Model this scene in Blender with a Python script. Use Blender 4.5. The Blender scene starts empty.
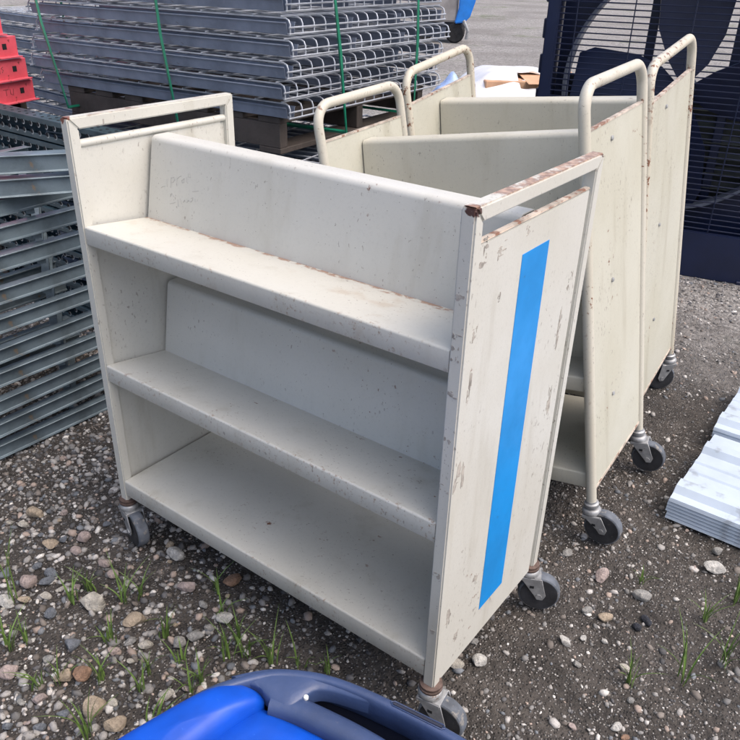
import bpy, bmesh, math, random
import numpy as np
from mathutils import Vector, Matrix, Euler

random.seed(7); rng = np.random.default_rng(7)
S = bpy.context.scene
COL = S.collection
R = math.radians

# ------------------------------------------------------------ camera
cam = bpy.data.cameras.new('camera'); camo = bpy.data.objects.new('camera', cam); COL.objects.link(camo)
right = Vector((0.799, 0.600, 0.023)); down = Vector((0.301, -0.367, -0.880)); fwd = Vector((-0.520, 0.711, -0.474))
M = Matrix((( right.x, -down.x, -fwd.x, 1.449), (right.y, -down.y, -fwd.y, -0.903), (right.z, -down.z, -fwd.z, 1.3805), (0, 0, 0, 1)))
q = M.to_3x3().to_quaternion(); q.normalize()
camo.location = (1.449, -0.903, 1.3805); camo.rotation_mode = 'QUATERNION'; camo.rotation_quaternion = q
cam.sensor_width = 36; cam.lens = 36 * 1.0354; cam.clip_start = 0.02; cam.clip_end = 2000
S.camera = camo

# ------------------------------------------------------------ sky and light (bright overcast, light from the right and a little behind)
SUN_EL, SUN_AZ = R(60), R(8)        # azimuth: direction the light comes from, measured from +x towards +y
w = bpy.data.worlds.new('World'); S.world = w; w.use_nodes = True
nt = w.node_tree; bg = nt.nodes['Background']
sky = nt.nodes.new('ShaderNodeTexSky'); sky.sky_type = 'NISHITA'; sky.sun_disc = False
sky.sun_elevation = SUN_EL; sky.sun_rotation = R(90) - SUN_AZ
sky.air_density = 0.80; sky.dust_density = 5.5; sky.ozone_density = 0.35
nt.links.new(sky.outputs[0], bg.inputs[0]); bg.inputs[1].default_value = 0.15
sl = bpy.data.lights.new('sun', 'SUN'); sl.energy = 0.6; sl.angle = R(80); sl.color = (1.0, 0.99, 0.975)
so = bpy.data.objects.new('sun', sl); COL.objects.link(so)
sd = Vector((math.cos(SUN_EL) * math.cos(SUN_AZ), math.cos(SUN_EL) * math.sin(SUN_AZ), math.sin(SUN_EL)))
so.rotation_mode = 'QUATERNION'; so.rotation_quaternion = (-sd).to_track_quat('-Z', 'Y'); so.location = (0, 0, 6)
S.view_settings.view_transform = 'Standard'; S.view_settings.look = 'None'; S.view_settings.gamma = 1
S.view_settings.use_curve_mapping = False; S.view_settings.exposure = 0.90
S.render.engine = 'CYCLES'; S.cycles.max_bounces = 5; S.cycles.use_denoising = True
S.cycles.use_adaptive_sampling = True; S.cycles.adaptive_threshold = 0.02

# ------------------------------------------------------------ measured data
WR= [[(0.0678, 0.9179), (0.0718, 0.9213), (0.0812, 0.9238)], [(0.086, 0.9403), (0.0894, 0.9234)], [(0.0993, 0.9459), (0.1002, 0.9236)], [(0.0993, 0.9442), (0.1085, 0.9475), (0.1114, 0.9428), (0.1064, 0.9359), (0.101, 0.9359)], [(0.1191, 0.9475), (0.1191, 0.9303)], [(0.1192, 0.9458), (0.1256, 0.9512), (0.132, 0.9539)], [(0.1401, 0.9493), (0.1338, 0.9448), (0.1353, 0.9399), (0.1417, 0.9419), (0.1414, 0.9495)], [(0.1484, 0.9541), (0.15, 0.9433)], [(0.1549, 0.9628), (0.1541, 0.955), (0.1618, 0.9554)], [(0.1613, 0.9646), (0.1618, 0.9546)], [(0.0996, 0.9042), (0.1046, 0.913), (0.1116, 0.9064)], [(0.1002, 0.8893), (0.1175, 0.8952)], [(0.1251, 0.9036), (0.1285, 0.8884)], [(0.133, 0.9058), (0.1387, 0.8956)], [(0.1425, 0.8998), (0.1474, 0.9059), (0.149, 0.901)], [(0.1542, 0.9019), (0.1591, 0.908), (0.167, 0.9051), (0.1719, 0.9103), (0.1729, 0.9157), (0.1666, 0.9128)], [(0.1697, 0.9279), (0.1886, 0.9321)], [(0.1794, 0.9143), (0.1811, 0.9077)], [(0.0953, 0.9788), (0.0961, 0.9712)], [(0.0867, 0.9586), (0.0881, 0.9571)]]
CHP= [(0.0955, 1.0011, 0.0262, 0.0262), (0.0408, 1.0097, 0.0214, 0.0476), (0.1808, 1.0095, 0.0143, 0.0238), (0.0362, 0.8825, 0.0238, 0.0333), (-0.0111, 0.8572, 0.0167, 0.0238), (0.034, 0.7895, 0.0119, 0.0381), (-0.0002, 0.7041, 0.0167, 0.0238), (0.0166, 0.6322, 0.019, 0.0381), (0.0409, 0.6204, 0.0095, 0.0476), (-0.023, 0.6028, 0.0143, 0.019), (0.1344, 0.3184, 0.019, 0.019), (0.0355, 0.2846, 0.0214, 0.0333), (0.0795, 0.2073, 0.0167, 0.0238), (0.3926, 0.8635, 0.019, 0.0381), (0.3715, 0.7688, 0.0143, 0.0714), (0.3762, 0.6129, 0.0167, 0.0595), (0.2574, 0.8675, 0.0095, 0.019), (0.1026, 0.918, 0.0095, 0.0143), (0.2061, 0.6487, 0.0095, 0.0167)]
ST= [(-0.283, -0.093, 0.0554, 't'), (-0.226, -0.042, 0.0274, 'p'), (-0.269, -0.137, 0.0305, 'c'), (-0.086, -0.075, 0.0436, 'p'), (-0.132, -0.142, 0.0466, 't'), (-0.059, -0.118, 0.0372, 'p'), (-0.091, -0.001, 0.0236, 'b'), (-0.125, -0.111, 0.0292, 'b'), (-0.09, -0.209, 0.0285, 'b'), (-0.039, -0.203, 0.0364, 'b'), (-0.025, -0.226, 0.0389, 'b'), (-0.053, -0.252, 0.0503, 'p'), (0.039, -0.098, 0.0362, 'p'), (0.087, -0.111, 0.0356, 'p'), (-0.037, -0.325, 0.0468, 'w'), (0.129, -0.202, 0.069, 'c'), (0.017, -0.253, 0.03, 'c'), (-0.011, -0.292, 0.0329, 't'), (0.078, -0.279, 0.0373, 'b'), (-0.133, -0.271, 0.0343, 'b'), (0.024, -0.217, 0.0274, 'c'), (0.051, -0.192, 0.0245, 'p'), (0.255, -0.175, 0.0641, 't'), (0.401, -0.118, 0.0497, 'g'), (0.201, -0.304, 0.0434, 'b'), (0.286, -0.342, 0.0493, 'o'), (0.261, -0.369, 0.0471, 't'), (0.156, -0.433, 0.0483, 'p'), (0.272, -0.43, 0.0367, 'p'), (0.287, -0.26, 0.03, 'p'), (0.398, -0.346, 0.0285, 'c'), (0.379, -0.374, 0.0548, 't'), (0.445, -0.373, 0.0467, 't'), (0.163, 0.031, 0.0605, 'w'), (0.111, 0.051, 0.028, 't'), (0.267, -0.026, 0.0527, 'p'), (0.337, -0.038, 0.0309, 'g'), (0.415, -0.041, 0.0453, 'w'), (0.404, -0.081, 0.03, 'g'), (0.337, 0.061, 0.0527, 'o'), (0.295, -0.22, 0.0352, 'g'), (0.328, -0.204, 0.0349, 'c'), (0.191, -0.362, 0.0305, 'g'), (0.34, -0.42, 0.0287, 'b'), (0.327, -0.468, 0.0287, 'b'), (0.276, -0.505, 0.0242, 'b'), (0.386, -0.155, 0.0371, 'g'), (0.471, -0.265, 0.0354, 'c'), (1.062, 0.655, 0.0497, 'p'), (1.124, 0.528, 0.0368, 't'), (1.079, 0.521, 0.029, 'g'), (1.171, 0.65, 0.0493, 'g'), (1.284, 0.865, 0.0558, 'w'), (1.08, 0.395, 0.0353, 'w'), (1.194, 0.539, 0.0315, 'k'), (1.208, 0.574, 0.0345, 'k'), (1.215, 0.405, 0.0275, 'c'), (1.127, 0.35, 0.0222, 'g'), (1.105, 0.433, 0.0204, 'w'), (1.256, 0.255, 0.0284, 'w'), (1.277, 0.239, 0.0211, 'o'), (1.183, 0.196, 0.021, 'p'), (0.95, 0.224, 0.0386, 'w'), (0.91, 0.184, 0.0384, 'c'), (0.911, 0.267, 0.0246, 'g'), (0.952, 0.683, 0.0338, 'g'), (1.272, 0.936, 0.0331, 'g'), (1.149, 0.458, 0.0179, 'w'), (1.255, 0.333, 0.0195, 'g')]
GR= [(-0.034, -0.306, 0.285), (0.077, -0.227, 0.127), (0.082, -0.18, 0.111), (0.18, -0.145, 0.14), (0.195, -0.113, 0.109), (0.325, 0.011, 0.123), (0.395, -0.038, 0.119), (0.329, -0.325, 0.129), (0.417, -0.288, 0.112), (0.392, -0.242, 0.114), (0.341, -0.157, 0.133), (0.491, -0.113, 0.128), (0.481, -0.066, 0.116), (0.262, -0.377, 0.102), (0.417, -0.424, 0.137), (0.498, -0.193, 0.084), (0.579, -0.061, 0.141), (0.641, -0.03, 0.126), (0.696, -0.004, 0.097), (0.522, -0.088, 0.114), (0.104, -0.362, 0.108), (0.091, -0.39, 0.123), (0.232, -0.417, 0.088), (0.255, -0.244, 0.089), (1.234, 0.372, 0.131), (1.332, 0.459, 0.179), (1.316, 0.667, 0.129), (1.386, 0.553, 0.169), (1.357, 0.781, 0.134), (1.145, 0.703, 0.066), (0.5, -0.223, 0.083), (0.5, -0.316, 0.082), (0.423, -0.184, 0.072)]

# ------------------------------------------------------------ material helpers
class NG:
    def __init__(s, name):
        s.m = bpy.data.materials.new(name); s.m.use_nodes = True; s.t = s.m.node_tree
        s.b = s.t.nodes['Principled BSDF']; s.co = s.n('ShaderNodeTexCoord').outputs['Object']
    def n(s, k): return s.t.nodes.new(k)
    def put(s, sock, v):
        if hasattr(v, 'links'): s.t.links.new(v, sock)
        elif isinstance(v, tuple) and len(v) == 3 and sock.type == 'RGBA': sock.default_value = (*v, 1)
        else: sock.default_value = v
    def noise(s, scale, detail=4, rough=.55, co=None, dist=0):
        k = s.n('ShaderNodeTexNoise'); s.put(k.inputs['Vector'], co or s.co)
        k.inputs['Scale'].default_value = scale; k.inputs['Detail'].default_value = detail
        k.inputs['Roughness'].default_value = rough; k.inputs['Distortion'].default_value = dist
        return k.outputs['Fac']
    def vor(s, scale, feature='F1', out='Distance', co=None):
        k = s.n('ShaderNodeTexVoronoi'); k.feature = feature; s.put(k.inputs['Vector'], co or s.co)
        k.inputs['Scale'].default_value = scale; return k.outputs[out]
    def math(s, op, a, b=0.0, c=None):
        k = s.n('ShaderNodeMath'); k.operation = op; s.put(k.inputs[0], a); s.put(k.inputs[1], b)
        if c is not None: s.put(k.inputs[2], c)
        return k.outputs[0]
    def step(s, v, lo, hi, a=0.0, b=1.0):
        k = s.n('ShaderNodeMapRange'); k.interpolation_type = 'SMOOTHSTEP'; s.put(k.inputs[0], v)
        for i, x in enumerate((lo, hi, a, b)): s.put(k.inputs[i + 1], x)
        return k.outputs[0]
    def mix(s, f, a, b):
        k = s.n('ShaderNodeMix'); k.data_type = 'RGBA'; s.put(k.inputs[0], f); s.put(k.inputs[6], a); s.put(k.inputs[7], b)
        return k.outputs[2]
    def scaled(s, v):
        k = s.n('ShaderNodeMapping'); s.put(k.inputs[0], s.co); k.inputs['Scale'].default_value = v; return k.outputs[0]
    def bump(s, h, strength, dist):
        k = s.n('ShaderNodeBump'); s.put(k.inputs['Height'], h); k.inputs['Strength'].default_value = strength
        k.inputs['Distance'].default_value = dist; s.put(s.b.inputs['Normal'], k.outputs[0])
    def sep(s, i):
        k = s.n('ShaderNodeSeparateXYZ'); s.put(k.inputs[0], s.co); return k.outputs[i]
    def edge(s, radius):
        bv = s.n('ShaderNodeBevel'); bv.samples = 2; bv.inputs['Radius'].default_value = radius
        g = s.n('ShaderNodeNewGeometry')
        d = s.n('ShaderNodeVectorMath'); d.operation = 'DOT_PRODUCT'
        s.t.links.new(bv.outputs[0], d.inputs[0]); s.t.links.new(g.outputs['Normal'], d.inputs[1])
        return s.math('SUBTRACT', 1.0, d.outputs['Value'])
    def done(s, col, rough=.5, metal=0.0):
        s.put(s.b.inputs['Base Color'], col); s.put(s.b.inputs['Roughness'], rough); s.put(s.b.inputs['Metallic'], metal)
        return s.m

CL_ = .957
RUST = (.16, .062, .03); BARE = (.17, .145, .125)
def paint(name, col, chip=.5, rust=.5, dirt=.5, rough=.42, seam=None, tophandle=False, lip=0):
    g = NG(name)
    v = g.noise(3.0, 5); c = g.mix(g.step(v, .3, .75, 0, .55 * dirt), col, tuple(x * k for x, k in zip(col, (.80, .78, .72))))
    streak = g.noise(14, 5, .6, g.scaled((1, 1, .16)))
    c = g.mix(g.step(streak, .52, .8, 0, .5 * dirt), c, tuple(x * k for x, k in zip(col, (.62, .58, .50))))
    fine = g.noise(160, 3, .6); c = g.mix(g.step(fine, .5, .8, 0, .22 * dirt), c, tuple(x * .5 for x in col))
    # small dark nicks in the paint
    nick = g.noise(150, 2, .5, g.scaled((1, 1, .5))); zone = g.noise(5.5, 3)
    f1 = g.math('MULTIPLY', g.step(nick, .69 - .045 * chip, .73 - .045 * chip), g.step(zone, .45, .60))
    c = g.mix(g.math('MULTIPLY', f1, .6), c, BARE)
    # specks of grime
    vc = g.vor(170, 'F1', 'Color'); vs_ = g.n('ShaderNodeSeparateColor'); g.put(vs_.inputs[0], vc)
    sp_ = g.math('MULTIPLY', g.step(g.vor(170), .10, .20, 1, 0), g.step(vs_.outputs[0], .955 - .055 * dirt, .965 - .055 * dirt))
    c = g.mix(g.math('MULTIPLY', sp_, .75), c, (.13, .11, .095))
    # rust freckles
    rn = g.noise(48, 4, .65); rz = g.noise(4.2, 2, .5, g.scaled((1.3, .9, 1.1)))
    f2 = g.math('MULTIPLY', g.step(rn, .66 - .05*rust, .73 - .05*rust), g.step(rz, .58 - .1 * rust, .68 - .08 * rust))
    c = g.mix(f2, c, RUST)
    # worn edges
    e = g.edge(.0035); en = g.noise(26, 5, .7)
    f3 = g.math('MULTIPLY', g.step(e, .03, .15), g.step(en, .66 - .05 * chip, .74 - .05 * chip))
    c = g.mix(g.math('MULTIPLY', f3, .85), c, g.mix(g.step(g.noise(17), .45, .6), BARE, RUST))
    if seam is not None:                                   # rust in the joint where shelf meets back panel
        d = g.math('ABSOLUTE', g.math('SUBTRACT', g.sep(1), seam))
        wv = g.noise(22, 5, .7); d = g.math('ADD', d, g.math('MULTIPLY', g.math('SUBTRACT', wv, .5), .055))
        f4 = g.math('MULTIPLY', g.step(d, .005, .014, 1, 0), g.step(g.noise(60, 3), .38, .50))
        c = g.mix(g.math('MULTIPLY', f4, .75), c, (.24, .105, .05))
        st = g.math('MULTIPLY', g.step(g.noise(9, 4, .6), .56, .7), .35)
        c = g.mix(st, c, (.36, .26, .17))
    if lip:                                                # grimy freckled front and rear lips
        yy = g.sep(1); near = g.math('MAXIMUM', g.step(yy, .004, .022, 1, 0), g.step(yy, lip-.022, lip-.004))
        f6 = g.math('MULTIPLY', near, g.math('MULTIPLY', g.step(g.noise(115, 4, .7), .56, .66), g.step(g.noise(7, 3), .38, .60)))
        c = g.mix(g.math('MULTIPLY', f6, .7), c, (.27, .18, .12))
    if tophandle:                                          # bare rusty corners
        for (px_, py_, rad, tone) in ((CL_, .004, .020, (.075, .035, .03)), (.012, .004, .016, (.20, .075, .05)), (.012, .16, .012, (.16, .06, .04)), (CL_, .452, .014, (.09, .05, .045))):
            k = g.n('ShaderNodeVectorMath'); k.operation = 'DISTANCE'; g.put(k.inputs[0], g.co); k.inputs[1].default_value = (px_, py_, 1.085)
            dn = g.math('ADD', k.outputs['Value'], g.math('MULTIPLY', g.math('SUBTRACT', g.noise(70, 3), .5), .030))
            c = g.mix(g.step(dn, rad*.6, rad*.75, 1, 0), c, tone)
    if tophandle:                                          # rubbed, rusty top of the handle rails
        up = g.math('MULTIPLY', g.step(g.sep(2), tophandle, tophandle + .003), g.step(g.sep(0), .3, .7, .45, 1.0))
        f5 = g.math('MULTIPLY', up, g.step(g.noise(14, 6, .7), .47, .57))
        c = g.mix(g.math('MULTIPLY', f5, .8), c, g.mix(g.step(g.noise(70), .4, .6), (.40, .24, .16), RUST))
    g.bump(g.math('ADD', g.math('MULTIPLY', g.noise(380, 2), .25), g.math('MULTIPLY', g.noise(7, 2), 1.0)), .12, .006)
    return g.done(c, g.step(v, .3, .8, rough - .06, rough + .16))

def plain(name, col, rough=.5, metal=0.0, var=.25, scale=8, spots=None, bump=.15, bscale=200):
    g = NG(name); n = g.noise(scale, 5, .6)
    c = g.mix(g.step(n, .3, .75), tuple(min(1, x * (1 + var * .5)) for x in col), tuple(x * (1 - var) for x in col))
    if spots: c = g.mix(g.math('MULTIPLY', g.step(g.noise(spots[1], 4, .65), spots[2], spots[2] + .07), .85), c, spots[0])
    if bump: g.bump(g.noise(bscale, 3), bump, .004)
    return g.done(c, g.step(n, .3, .8, rough - .08, rough + .12), metal)

CREAM1 = (.550, .548, .505); CREAM2 = (.63, .61, .50)
MT = {}
MT['c1_panel'] = paint('worn_cream_paint_panel', (.560, .560, .522), 1.0, .45, 1.1)
MT['c1_frame'] = paint('worn_cream_paint_frame', CREAM1, 1.0, .5, .7, tophandle=1.0815)
MT['c1_shelf'] = paint('worn_cream_paint_shelf', CREAM1, .45, .35, .8, lip=.4544)
MT['c1_shelf_top'] = paint('rusty_seam_cream_paint', CREAM1, .5, .4, .8, seam=.165, lip=.4544)
MT['c1_back'] = paint('clean_cream_paint', (.560, .560, .525), .35, .15, .7, .38)
MT['c2_panel'] = paint('yellowed_cream_paint_panel', (.49, .488, .42), 1.1, .4, 1.2)
MT['c2_frame'] = paint('yellowed_cream_paint_tube', (.53, .51, .44), 1.1, 1.1, 1.0)
MT['c3_frame'] = paint('rusted_cream_paint_tube', (.54, .51, .43), 1.2, 2.0, 1.1)
MT['c2_shelf'] = paint('dull_cream_paint_shelf', (.53, .515, .44), .4, .3, .9)
MT['rusty_rail'] = plain('rusty_rail_paint', (.48, .42, .36), .7, 0, .5, 18, ((.20, .085, .05), 38, .54))
MT['bare'] = plain('bare_scuffed_patch', (.36, .335, .30), .7, 0, .5, 60)
MT['pencil'] = plain('pencil_marks', (.40, .395, .38), .8, 0, .1, bump=0)
MT['tape'] = plain('blue_vinyl_tape', (.0, .228, .62), .5, 0, .16, 5, ((.03, .11, .28), 60, .68), .05, 40)
MT['zinc'] = plain('zinc_plated_steel', (.36, .37, .38), .5, .5, .35, 30, ((.14, .10, .08), 40, .62))
MT['caster_rust'] = plain('rusty_collar_steel', (.115, .078, .066), .7, .3, .5, 40)
MT['rubber'] = plain('grey_caster_rubber', (.10, .115, .14), .75, 0, .4, 30, ((.22, .21, .195), 40, .56))
MT['hub'] = plain('black_wheel_hub', (.026, .028, .033), .55, 0, .5, 25, ((.07, .065, .06), 60, .64))
MT['galv'] = plain('galvanised_wire', (.46, .49, .54), .45, .45, .35, 12, ((.16, .12, .09), 20, .68), 0)
MT['channel'] = plain('grey_blue_steel_channel', (.19, .22, .285), .5, .1, .3, 9, ((.12, .10, .09), 40, .68), .05)
MT['post'] = plain('blue_grey_rack_paint', (.145, .19, .22), .38, .3, .4, 10, ((.20, .15, .10), 16, .64), .1)
MT['slotted'] = plain('dark_green_grey_rack_paint', (.05, .085, .10), .45, .1, .35, 9, ((.16, .12, .09), 22, .68), .1)
MT['hole_edge'] = plain('pale_punched_edge', (.42, .44, .44), .5, .2, .3, 20, bump=0)
MT['hole_dark'] = plain('dark_hole', (.008, .009, .012), .9, 0, .1, bump=0)
MT['red'] = plain('red_rack_paint', (.72, .105, .14), .42, .0, .25, 7, ((.22, .045, .04), 34, .61), .1)
MT['marker'] = plain('grey_marker_writing', (.22, .05, .055), .7, 0, .1, bump=0)
MT['strap'] = plain('green_strapping', (.01, .17, .10), .35, 0, .3, 9, bump=0)
MT['navy'] = plain('navy_plastic', (.008, .015, .050), .40, 0, .3, 3, None, .08, 120)
MT['navy_wire'] = plain('navy_guard_wire', (.015, .022, .055), .4, .2, .2, 6, bump=0)
MT['blade'] = plain('navy_fan_blade', (.009, .017, .055), .42, .1, .3, 6, None, .05)
MT['louvre'] = plain('dull_grey_louvre', (.075, .082, .075), .6, .1, .4, 6)
MT['ringlip'] = plain('pale_ring_lip', (.16, .18, .23), .5, .1, .3, 6)
MT['dark_metal'] = plain('dark_motor_metal', (.035, .04, .055), .5, .4, .4, 10)
MT['bin_blue'] = plain('bright_blue_plastic', (.0, .072, .50), .46, 0, .40, 4, ((.02, .12, .54), 120, .66), .15, 40)
MT['bin_slate'] = plain('slate_blue_plastic', (.036, .060, .140), .45, 0, .35, 6, ((.075, .095, .15), 140, .64), .15, 90)
MT['bin_dark'] = plain('dark_bin_inside', (.012, .016, .035), .6, 0, .3, 6)
MT['nub'] = plain('white_plastic_nub', (.75, .75, .72), .4, 0, .05, bump=0)
MT['sheet'] = plain('pale_blue_white_sheet_metal', (.44, .515, .61), .42, .05, .16, 5, ((.30, .34, .39), 9, .55), .06, 60)
MT['wood'] = plain('grey_pallet_wood', (.062, .050, .043), .8, 0, .5, 5, None, .4, 60)
MT['tan_wood'] = plain('fresh_pallet_wood', (.42, .28, .17), .8, 0, .4, 9, None, .3, 60)
MT['carton'] = plain('brown_cardboard', (.50, .30, .185), .85, 0, .25, 4, None, .2, 50)
MT['film'] = plain('white_plastic_film', (.66, .66, .68), .35, 0, .10, 6, None, .35, 14)
MT['film_blue'] = plain('blue_plastic_film', (.33, .45, .74), .35, 0, .4, 8, None, .3, 14)
MT['mach_blue'] = plain('blue_machine_paint', (.02, .22, .72), .35, 0, .2, 3)
MT['mach_grey'] = plain('grey_machine_paint', (.33, .31, .30), .5, .1, .3, 3)
MT['tyre'] = plain('black_tyre', (.012, .012, .014), .8, 0, .4, 12)

# ------------------------------------------------------------ mesh helpers
class MB:
    def __init__(s): s.v = []; s.f = []
    def add(s, vs, fs):
        o = len(s.v); s.v += [tuple(v) for v in vs]; s.f += [tuple(i + o for i in f) for f in fs]; return s
    def box(s, a, b, m=None):
        (x0, y0, z0), (x1, y1, z1) = a, b
        vs = [Vector(p) for p in ((x0,y0,z0),(x1,y0,z0),(x1,y1,z0),(x0,y1,z0),(x0,y0,z1),(x1,y0,z1),(x1,y1,z1),(x0,y1,z1))]
        if m: vs = [m @ p for p in vs]
        return s.add(vs, [(3,2,1,0),(4,5,6,7),(0,1,5,4),(1,2,6,5),(2,3,7,6),(3,0,4,7)])
    def tube(s, pts, r, n=8, closed=False, cap=True):
        pts = [Vector(p) for p in pts]; k = len(pts); rings = []; up = None
        for i, p in enumerate(pts):
            a = pts[(i - 1) % k] if (i or closed) else p; b = pts[(i + 1) % k] if (i < k - 1 or closed) else p
            t = (b - a).normalized()
            if up is None: up = Vector((0, 0, 1)) if abs(t.z) < .9 else Vector((0, 1, 0))
            u = (up - t * up.dot(t))
            u = u.normalized() if u.length > 1e-6 else t.orthogonal().normalized()
            up = u; vv = t.cross(u); ri = r[i] if isinstance(r, (list, tuple)) else r
            rings.append([p + (u * math.cos(2*math.pi*j/n) + vv * math.sin(2*math.pi*j/n)) * ri for j in range(n)])
        vs = [p for rg in rings for p in rg]; fs = []
        for i in range(k if closed else k - 1):
            i2 = (i + 1) % k
            for j in range(n): fs.append((i*n+j, i*n+(j+1)%n, i2*n+(j+1)%n, i2*n+j))
        if not closed and cap: fs.append(tuple(range(n))[::-1]); fs.append(tuple(range((k-1)*n, k*n)))
        return s.add(vs, fs)
    def extrude(s, poly, x0, x1, ax='x'):
        # closed polygon in the two other axes, swept along ax
        def P(a, b, t): return {'x': (t, a, b), 'y': (a, t, b), 'z': (a, b, t)}[ax]
        n = len(poly); vs = [P(a, b, x0) for a, b in poly] + [P(a, b, x1) for a, b in poly]
        fs = [(i, (i+1) % n, n+(i+1) % n, n+i) for i in range(n)] + [tuple(range(n))[::-1], tuple(range(n, 2*n))]
        return s.add(vs, fs)
    def sheet(s, line, th, x0, x1, ax='x'):
        # open polyline given a thickness and swept along ax
        L = [Vector(p) for p in line]; off = []
        for i, p in enumerate(L):
            a = L[max(i-1, 0)]; b = L[min(i+1, len(L)-1)]; t = (b - a).normalized(); off.append(p + Vector((t.y, -t.x)) * th)
        n = len(L); vs = []
        def P(c, t): return {'x': (t, c.x, c.y), 'y': (c.x, t, c.y), 'z': (c.x, c.y, t)}[ax]
        for x in (x0, x1): vs += [P(c, x) for c in L] + [P(c, x) for c in off]
        fs = []
        for i in range(n - 1):
            fs += [(i, i+1, 2*n+i+1, 2*n+i), (n+i, 3*n+i, 3*n+i+1, n+i+1), (i, n+i, n+i+1, i+1), (2*n+i, 2*n+i+1, 3*n+i+1, 3*n+i)]
        fs += [(0, 2*n, 3*n, n), (n-1, 2*n-1, 4*n-1, 3*n-1)]
        return s.add(vs, fs)
    def lathe(s, prof, n=24, m=None):          # profile (r, h) about local z
        k = len(prof); vs = []
        for r, h in prof:
            for j in range(n):
                p = Vector((r*math.cos(2*math.pi*j/n), r*math.sin(2*math.pi*j/n), h)); vs.append(m @ p if m else p)
        fs = [(i*n+j, i*n+(j+1)%n, (i+1)*n+(j+1)%n, (i+1)*n+j) for i in range(k-1) for j in range(n)]
        fs += [tuple(range(n))[::-1], tuple(range((k-1)*n, k*n))]
        return s.add(vs, fs)
    def mesh(s, name, mat, bevel=0, seg=2, smooth=35):
        me = bpy.data.meshes.new(name); me.from_pydata(s.v, [], s.f)
        bm = bmesh.new(); bm.from_mesh(me); bmesh.ops.recalc_face_normals(bm, faces=bm.faces)
        if bevel: bmesh.ops.bevel(bm, geom=[e for e in bm.edges if e.calc_face_angle(0) > .6], offset=bevel, segments=seg, affect='EDGES', clamp_overlap=True)
        bm.to_mesh(me); bm.free(); me.materials.append(MT[mat])
        if smooth:
            me.shade_smooth(); me.set_sharp_from_angle(angle=R(smooth))
        return me
    def build(s, name, mat, parent=None, bevel=0, seg=2, smooth=35):
        return link(name, s.mesh(name, mat, bevel, seg, smooth), parent)

def link(name, me, parent=None):
    o = bpy.data.objects.new(name, me); COL.objects.link(o); o.parent = parent; return o
def tag(o, label=None, cat=None, group=None, kind=None):
    if label: o['label'] = label
    if cat: o['category'] = cat
    if group: o['group'] = group
    if kind or cat: o['kind'] = kind or 'thing'
    return o
def empty(name, loc=(0,0,0), rot=(0,0,0)):
    o = bpy.data.objects.new(name, None); COL.objects.link(o); o.location = loc; o.rotation_euler = rot; o.empty_display_size = .1; return o
def clone(o, parent=None):
    c = o.copy(); COL.objects.link(c); c.parent = parent
    for ch in o.children: clone(ch, c)
    return c
def arc(cx, cy, r, a0, a1, n=6):
    return [(cx + r*math.cos(R(a0 + (a1-a0)*i/n)), cy + r*math.sin(R(a0 + (a1-a0)*i/n))) for i in range(n+1)]
ORD = ['first','second','third','fourth','fifth','sixth','seventh','eighth','ninth','tenth','eleventh','twelfth','thirteenth','fourteenth','fifteenth','sixteenth','seventeenth','eighteenth','nineteenth','twentieth']

# ------------------------------------------------------------ value noise shared by the ground and all that lies on it
_tab = rng.random((64, 64))
def vnoise(x, y, sc):
    x = np.asarray(x) * sc; y = np.asarray(y) * sc
    xi = np.floor(x).astype(int); yi = np.floor(y).astype(int); fx = x - xi; fy = y - yi
    fx = fx*fx*(3-2*fx); fy = fy*fy*(3-2*fy)
    T = lambda a, b: _tab[a % 64, b % 64]
    return (T(xi,yi)*(1-fx)+T(xi+1,yi)*fx)*(1-fy) + (T(xi,yi+1)*(1-fx)+T(xi+1,yi+1)*fx)*fy
def gz(x, y):
    return -.012 + .010*vnoise(x, y, 3.1) + .006*vnoise(x+7, y+3, 11.0) + .003*vnoise(x, y+9, 37.0) - .004

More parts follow.
